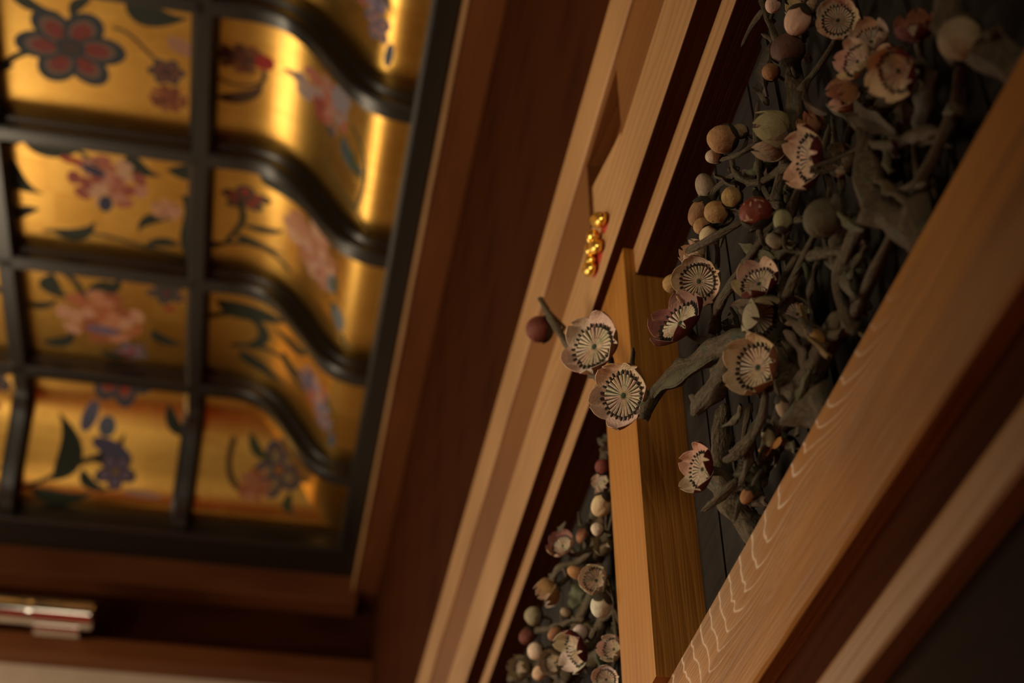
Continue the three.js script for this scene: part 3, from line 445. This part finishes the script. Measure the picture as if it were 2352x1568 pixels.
const BLOSSOMS = [
[0.470,2.642,-0.769,0.0220,-0.45,-0.54,0.71,'ob','pk',0.30],
[0.455,2.527,-0.731,0.0204,-0.94,-0.18,0.28,'pk','pk',0.40],
[0.470,2.552,-0.724,0.0190,-0.58,-0.08,0.81,'pk','pk',0.60],
[0.445,2.423,-0.661,0.0241,-0.79,-0.61,0.01,'rd','pk',0.50],
[0.455,2.513,-0.757,0.0174,-0.92,-0.36,-0.14,'ob','pk',0.85],
[0.465,2.464,-0.649,0.0180,-0.49,0.22,0.84,'rd','ob',0.60],
[0.455,2.622,-0.903,0.0297,-0.90,0.28,-0.33,'gb','gb',0.75],
[0.440,2.497,-0.824,0.0317,-0.98,-0.20,0.02,'rd','pk',0.28],
[0.470,2.589,-0.860,0.0156,-0.74,0.35,0.58,'ob','ob',0.80],
[0.420,2.590,-1.098,0.0301,-0.57,-0.65,0.50,'gb','pk',0.25],
[0.400,2.542,-1.118,0.0384,-0.80,0.22,0.56,'rd','rp',0.25],
[0.430,2.463,-0.962,0.0250,-0.65,0.05,0.76,'rd','pk',0.40],
[0.430,2.427,-0.972,0.0255,0.35,-0.75,0.56,'gb','dk',0.80],
[0.425,2.374,-0.986,0.0317,-0.83,-0.28,0.49,'ob','pk',0.45],
[0.360,2.688,-1.338,0.0446,-0.75,-0.16,0.64,'ob','bg',0.22],
[0.360,2.516,-1.222,0.0398,-0.73,-0.43,0.53,'ob','pk',0.22],
[0.415,2.363,-1.142,0.0279,-0.96,-0.12,0.25,'rd','pk',0.30],
[0.470,2.494,-0.822,0.0171,-0.74,-0.01,0.67,'gb','gb',0.70],
[0.440,2.680,-1.147,0.0186,-0.90,0.19,0.40,'pk','pk',0.75],
[0.455,2.409,-0.942,0.0166,-0.65,-0.30,0.70,'gb','dk',0.70],
[0.470,2.736,-0.825,0.0182,-0.91,0.04,0.42,'pk','pk',0.80]];
const BUDS = [
[0.455,2.704,-0.819,0.0134,-0.29,-0.82,-0.49,1.35,'pk'],
[0.460,2.808,-0.874,0.0087,-0.13,-0.86,-0.50,1.20,'pk'],
[0.450,2.688,-0.844,0.0171,-0.50,0.46,0.73,1.00,'br'],
[0.450,2.708,-0.890,0.0093,-0.91,-0.04,0.42,1.10,'ob'],
[0.450,2.361,-0.580,0.0168,-0.96,-0.18,0.20,1.05,'gb'],
[0.430,2.719,-0.998,0.0162,-0.96,-0.28,-0.01,1.15,'og'],
[0.430,2.722,-1.028,0.0084,-0.99,-0.12,-0.03,1.30,'pk'],
[0.435,2.723,-1.076,0.0122,-0.54,0.53,0.65,1.50,'gb'],
[0.425,2.684,-1.081,0.0130,-0.38,-0.79,-0.49,1.50,'ob'],
[0.430,2.622,-0.996,0.0117,-0.68,0.14,0.72,1.00,'og'],
[0.420,2.621,-1.020,0.0133,-0.90,-0.27,0.33,1.10,'og'],
[0.420,2.646,-1.067,0.0098,-0.94,-0.34,0.07,1.10,'og'],
[0.420,2.615,-1.050,0.0106,-0.67,-0.73,-0.15,1.20,'pk'],
[0.420,2.517,-0.918,0.0164,-0.40,0.49,0.77,1.00,'rs'],
[0.430,2.473,-0.885,0.0091,-0.29,0.60,0.75,1.30,'gb'],
[0.445,2.427,-0.834,0.0182,-0.94,-0.34,0.07,1.10,'gk'],
[0.430,2.468,-0.907,0.0080,-0.98,-0.04,0.19,1.40,'gb'],
[0.450,2.451,-0.798,0.0043,0.91,-0.26,0.32,1.60,'gb'],
[0.430,2.692,-1.210,0.0122,-0.98,-0.20,-0.10,1.20,'og'],
[0.345,2.944,-1.602,0.0207,-0.98,-0.19,0.04,1.05,'rb'],
[0.440,2.319,-0.976,0.0065,0.26,-0.90,-0.35,1.80,'gb'],
[0.440,2.298,-1.091,0.0064,-0.45,-0.81,-0.39,1.50,'ob'],
[0.450,2.336,-1.041,0.0068,0.27,-0.90,-0.33,1.80,'gb'],
[0.460,2.490,-0.691,0.0075,-0.86,-0.51,-0.04,1.20,'pk'],
[0.450,2.345,-0.901,0.0059,0.58,-0.82,0.00,1.90,'ye'],
[0.450,2.728,-0.990,0.0078,-0.93,0.12,0.35,1.30,'gb']];
const BLOSSOMS2 = [
[0.448,2.706,-1.650,0.0204,-0.92,-0.17,0.34,'rd','pk',0.30],
[0.400,2.639,-1.727,0.0230,-0.66,0.06,0.75,'pk','rp',0.35],
[0.420,2.519,-1.621,0.0224,-0.56,-0.33,0.76,'pw','pw',0.70],
[0.415,2.469,-1.724,0.0326,-0.88,-0.46,0.13,'rd','pw',0.40],
[0.440,2.419,-1.625,0.0195,-0.75,-0.24,0.62,'pk','pw',0.60],
[0.420,2.540,-1.896,0.0210,-0.75,-0.32,0.57,'gb','gb',0.70],
[0.410,2.632,-2.092,0.0230,-0.83,-0.17,0.53,'gb','gb',0.70],
[0.430,2.377,-1.631,0.0192,-0.46,-0.45,0.77,'pk','pw',0.30],
[0.405,2.626,-1.828,0.0237,-0.78,-0.58,-0.25,'ob','pw',0.80],
[0.460,2.633,-1.710,0.0165,-0.74,-0.01,0.67,'gb','gb',0.70]];
const BUDS2 = [
[0.430,2.632,-1.605,0.0146,-0.45,-0.81,-0.39,1.30,'pk'],
[0.450,2.711,-1.798,0.0101,-0.31,-0.81,-0.50,1.70,'ob'],
[0.430,2.612,-1.636,0.0098,-0.90,-0.10,0.42,1.00,'pw'],
[0.420,2.467,-1.600,0.0138,-0.12,-0.86,-0.50,1.25,'pw'],
[0.410,2.569,-1.686,0.0098,-0.95,0.17,0.24,1.60,'og'],
[0.400,2.647,-1.947,0.0152,-0.91,-0.18,0.37,1.00,'gb'],
[0.410,2.666,-2.045,0.0136,-0.61,-0.76,-0.21,1.20,'rb'],
[0.400,2.578,-1.935,0.0135,-0.89,-0.42,0.17,1.00,'pw'],
[0.410,2.554,-1.834,0.0103,-0.75,-0.66,-0.01,1.40,'ob'],
[0.420,2.494,-1.720,0.0109,-0.77,0.06,0.63,1.10,'pw'],
[0.430,2.600,-1.847,0.0079,-0.77,0.06,0.63,1.30,'gb'],
[0.430,2.685,-1.587,0.0111,-0.56,0.43,0.71,1.10,'rb'],
[0.410,2.552,-1.953,0.0108,-0.67,-0.73,-0.15,1.30,'pk']];
const BRANCHES = [
[[0.472,2.728,-0.840,0.0064],[0.470,2.706,-0.876,0.0078],[0.465,2.648,-0.876,0.0099],[0.465,2.620,-0.899,0.0085],[0.465,2.604,-0.940,0.0059],[0.460,2.581,-0.962,0.0050]],
[[0.472,2.444,-0.680,0.0066],[0.470,2.473,-0.745,0.0085],[0.460,2.450,-0.761,0.0061],[0.460,2.407,-0.765,0.0056],[0.460,2.385,-0.783,0.0053],[0.460,2.385,-0.821,0.0077],[0.465,2.379,-0.865,0.0086],[0.470,2.326,-0.869,0.0077]],
[[0.455,2.549,-0.939,0.0035],[0.445,2.528,-0.951,0.0040],[0.435,2.521,-0.985,0.0049],[0.430,2.520,-1.017,0.0054],[0.430,2.532,-1.075,0.0052],[0.440,2.540,-1.122,0.0068]],
[[0.430,2.566,-0.978,0.0036],[0.410,2.572,-1.011,0.0042],[0.400,2.606,-1.070,0.0039]],
[[0.470,2.556,-0.830,0.0025],[0.460,2.517,-0.837,0.0025],[0.460,2.471,-0.839,0.0024],[0.455,2.449,-0.864,0.0028],[0.450,2.440,-0.903,0.0037],[0.450,2.432,-0.957,0.0055]],
[[0.375,2.472,-1.200,0.0073],[0.385,2.497,-1.199,0.0083],[0.400,2.505,-1.169,0.0107],[0.420,2.501,-1.135,0.0124],[0.435,2.493,-1.097,0.0121],[0.450,2.470,-1.053,0.0100],[0.470,2.426,-1.005,0.0087]],
[[0.435,2.462,-1.054,0.0090],[0.430,2.448,-1.081,0.0100],[0.420,2.438,-1.114,0.0092],[0.415,2.442,-1.150,0.0061]],
[[0.435,2.354,-0.995,0.0033],[0.435,2.335,-1.018,0.0046],[0.430,2.333,-1.062,0.0060],[0.425,2.345,-1.100,0.0044]],
[[0.470,2.358,-0.882,0.0094],[0.465,2.346,-0.936,0.0105],[0.460,2.341,-0.997,0.0108],[0.460,2.342,-1.062,0.0095],[0.460,2.342,-1.110,0.0079],[0.450,2.347,-1.143,0.0063]],
[[0.440,2.333,-1.116,0.0062],[0.430,2.328,-1.137,0.0040],[0.420,2.330,-1.170,0.0027]],
[[0.465,2.371,-0.609,0.0040],[0.470,2.357,-0.640,0.0047],[0.465,2.341,-0.686,0.0048],[0.465,2.339,-0.732,0.0043],[0.465,2.335,-0.801,0.0052],[0.470,2.337,-0.859,0.0069]],
[[0.450,2.708,-0.932,0.0024],[0.450,2.684,-0.951,0.0028],[0.455,2.658,-0.966,0.0028],[0.460,2.621,-0.976,0.0033],[0.460,2.561,-0.949,0.0036]],
[[0.470,2.880,-0.918,0.0035],[0.465,2.803,-0.898,0.0039],[0.460,2.738,-0.879,0.0037],[0.470,2.701,-0.877,0.0041]],
[[0.430,2.697,-1.011,0.0024],[0.440,2.674,-0.978,0.0029],[0.450,2.669,-0.957,0.0028]],
[[0.440,2.610,-1.001,0.0028],[0.450,2.595,-0.977,0.0023],[0.460,2.567,-0.946,0.0027]],
[[0.345,2.999,-1.591,0.0041],[0.350,2.902,-1.532,0.0052],[0.360,2.794,-1.467,0.0055],[0.375,2.720,-1.423,0.0064],[0.400,2.653,-1.380,0.0073],[0.400,2.539,-1.279,0.0072]],
[[0.365,2.558,-1.187,0.0025],[0.370,2.548,-1.213,0.0030],[0.380,2.503,-1.227,0.0045]],
[[0.455,2.463,-0.920,0.0042],[0.455,2.464,-0.959,0.0052],[0.460,2.427,-0.988,0.0060],[0.465,2.364,-0.965,0.0066]],
[[0.450,2.431,-0.888,0.0049],[0.455,2.409,-0.858,0.0056],[0.460,2.383,-0.828,0.0046]],
[[0.445,2.676,-1.009,0.0029],[0.440,2.706,-1.066,0.0035],[0.435,2.690,-1.073,0.0035],[0.435,2.625,-1.044,0.0039]],
[[0.465,2.598,-0.921,0.0045],[0.455,2.631,-0.979,0.0042],[0.445,2.676,-1.009,0.0039],[0.445,2.709,-1.014,0.0030]],
[[0.460,2.438,-0.750,0.0038],[0.460,2.395,-0.712,0.0043],[0.465,2.381,-0.685,0.0042]],
[[0.460,2.463,-0.689,0.0044],[0.470,2.497,-0.749,0.0055],[0.470,2.511,-0.786,0.0048],[0.470,2.508,-0.810,0.0033]]];
const BRANCHES2 = [
[[0.472,2.827,-1.707,0.0067],[0.470,2.756,-1.771,0.0081],[0.460,2.695,-1.814,0.0081],[0.460,2.608,-1.785,0.0078],[0.450,2.584,-1.849,0.0079],[0.450,2.542,-1.948,0.0094]],
[[0.460,2.642,-1.695,0.0051],[0.440,2.656,-1.792,0.0053],[0.420,2.665,-1.824,0.0053],[0.420,2.682,-1.904,0.0048]],
[[0.450,2.576,-1.820,0.0052],[0.430,2.627,-1.941,0.0041],[0.420,2.676,-2.047,0.0043]],
[[0.450,2.547,-1.916,0.0053],[0.430,2.618,-2.011,0.0049],[0.420,2.653,-2.048,0.0043]],
[[0.410,2.690,-1.742,0.0033],[0.420,2.722,-1.833,0.0041],[0.440,2.663,-1.791,0.0046]],
[[0.450,2.536,-1.949,0.0054],[0.430,2.614,-2.047,0.0057],[0.430,2.730,-2.319,0.0063]],
[[0.460,2.513,-1.682,0.0048],[0.450,2.519,-1.745,0.0043],[0.440,2.500,-1.788,0.0044]]];
const LEAVES = [
[0.435,2.488,-1.091,0.385,2.496,-1.190,0.0121,'lg'],
[0.435,2.444,-1.060,0.410,2.422,-1.125,0.0135,'lb'],
[0.460,2.328,-0.874,0.440,2.403,-0.939,0.0100,'lb'],
[0.455,2.334,-0.949,0.440,2.387,-0.945,0.0088,'lb'],
[0.450,2.305,-0.884,0.450,2.399,-0.920,0.0069,'ly'],
[0.450,2.484,-0.949,0.440,2.571,-1.015,0.0069,'lg'],
[0.450,2.465,-0.905,0.440,2.477,-0.949,0.0075,'lb'],
[0.460,2.411,-0.871,0.455,2.324,-0.830,0.0104,'lg'],
[0.460,2.360,-0.796,0.455,2.350,-0.829,0.0067,'lg'],
[0.460,2.405,-0.756,0.455,2.327,-0.713,0.0067,'lb'],
[0.470,2.532,-0.788,0.460,2.405,-0.707,0.0106,'lb'],
[0.470,2.486,-0.754,0.460,2.559,-0.808,0.0062,'lb'],
[0.440,2.346,-1.013,0.430,2.329,-1.043,0.0059,'lb'],
[0.440,2.323,-1.105,0.435,2.335,-1.049,0.0052,'lb'],
[0.450,2.315,-0.966,0.450,2.325,-0.926,0.0064,'lg'],
[0.465,2.349,-0.657,0.460,2.385,-0.698,0.0075,'lb'],
[0.465,2.328,-0.693,0.460,2.356,-0.730,0.0062,'lb'],
[0.460,2.358,-1.090,0.455,2.320,-1.022,0.0079,'lo'],
[0.435,2.514,-1.050,0.430,2.448,-0.971,0.0055,'lb'],
[0.455,2.425,-0.818,0.450,2.356,-0.777,0.0055,'lg'],
[0.472,2.521,-0.821,0.470,2.488,-0.842,0.0066,'lb'],
[0.440,2.728,-1.059,0.440,2.647,-1.004,0.0061,'lb'],
[0.460,2.350,-0.581,0.460,2.334,-0.546,0.0064,'lb'],
[0.430,2.380,-1.052,0.430,2.394,-1.107,0.0052,'lb'],
[0.450,2.390,-1.000,0.455,2.297,-0.988,0.0085,'lb'],
[0.460,2.538,-0.891,0.455,2.503,-0.943,0.0060,'lb'],
[0.472,2.654,-0.851,0.470,2.573,-0.829,0.0062,'lb'],
[0.460,2.427,-0.888,0.460,2.395,-0.925,0.0081,'lb']];
function carving(blossoms, buds, branches, leaves, label, seed, box) {
  const r = rng(seed), t = group('blossom_carving');
  const pts = [];
  for (const b of branches) {
    partLabel(mesh('branch', branchGeo(b, r), M.bark, t), 'gnarled dusty branch');
    const c = new THREE.CatmullRomCurve3(b.map((p) => V(p[0], p[1], p[2]))); for (let i = 0; i <= 24; i++) pts.push(c.getPoint(i / 24));
  }
  const feet = [...blossoms.map((b) => blossom(t, b, r)), ...buds.map((b) => bud(t, b, r))];
  for (const { foot, dir, R } of feet) { // stalk from every flower to the nearest wood behind it
    let best = null, bd = 1e9; for (const p of pts) { const d = p.distanceTo(foot) + (p.x < foot.x - 0.01 ? 0.03 : 0); if (d < bd) { bd = d; best = p; } }
    const q = foot.clone().addScaledVector(dir, -Math.min(0.02, bd * 0.5)), rs = Math.min(0.0045, Math.max(0.0018, R * 0.13));
    const m = best.clone().lerp(q, 0.5).add(V(0.004, (r() - 0.5) * 0.01, (r() - 0.5) * 0.01));
    mesh('stalk', branchGeo([[...best.toArray(), rs * 1.3], [...m.toArray(), rs], [...q.toArray(), rs], [...foot.toArray(), rs * 1.4]], r, 0.5), M.bark, t);
  }
  for (const l of leaves) mesh('leaf', paint(leafGeo(l.slice(0, 3), l.slice(3, 6), l[6], r), vary(COL[l[7]], r, 0.3)), M.paintwork, t);
  // undergrowth deep in the carving: short twigs and small leaves rooted on the branches
  const roots = pts.filter((p) => p.x > 0.415 && p.z > box.z0 + 0.06 && p.z < box.z1 - 0.04);
  for (let i = 0; i < box.n; i++) {
    const p = roots[Math.floor(r() * roots.length)], x = Math.max(0.455, p.x) + 0.02 * r(), L = 0.03 + 0.05 * r();
    const a = [Math.min(0.478, x), p.y, p.z], e = [Math.min(0.480, Math.max(0.44, a[0] + (r() - 0.6) * 0.03)), Math.min(E + 1.35, Math.max(E + 0.785, p.y + (r() - 0.5) * 2 * L)), Math.min(box.z1, Math.max(box.z0, p.z + (r() - 0.5) * 2 * L))];
    if (i % 3) mesh('leaf', paint(leafGeo(a, e, 0.007 + 0.009 * r(), r), vary(COL[r() > 0.4 ? 'lb' : 'lg'], r, 0.5)), M.paintwork, t);
    else mesh('twig', branchGeo([[...a, 0.0042], [(a[0] + e[0]) / 2, (a[1] + e[1]) / 2 + 0.006, (a[2] + e[2]) / 2, 0.003], [...e, 0.0018]], r, 0.7), M.bark, t);
  }
  // root stocks standing on the lintel
  for (const [z, x0, rr] of box.stocks) { const x = x0 - 0.012; mesh('root_stock', branchGeo([[0.472, E + 0.785, z, rr * 1.0], [x, E + 0.83, z - 0.02, rr], [x - 0.006, E + 0.90, z - 0.05, rr * 0.8], [x, E + 0.98, z - 0.03, rr * 0.7]], r), M.bark, t); }
  return tag(t, label, 'carving');
}
carving(BLOSSOMS, BUDS, BRANCHES, LEAVES, 'painted wood carving of plum blossoms bursting over the lintel before the post', 7, { n: 110, z0: -1.405, z1: -0.35, stocks: [[-0.95, 0.475, 0.016], [-0.72, 0.48, 0.016], [-1.15, 0.475, 0.014], [-0.55, 0.48, 0.014]] });
carving(BLOSSOMS2, BUDS2, BRANCHES2, [], 'painted wood carving of plum blossoms on the far side of the upright post', 8, { n: 100, z0: -2.6, z1: -1.585, stocks: [[-1.9, 0.475, 0.014], [-2.2, 0.48, 0.014]] });

renderer.render(scene, camera);
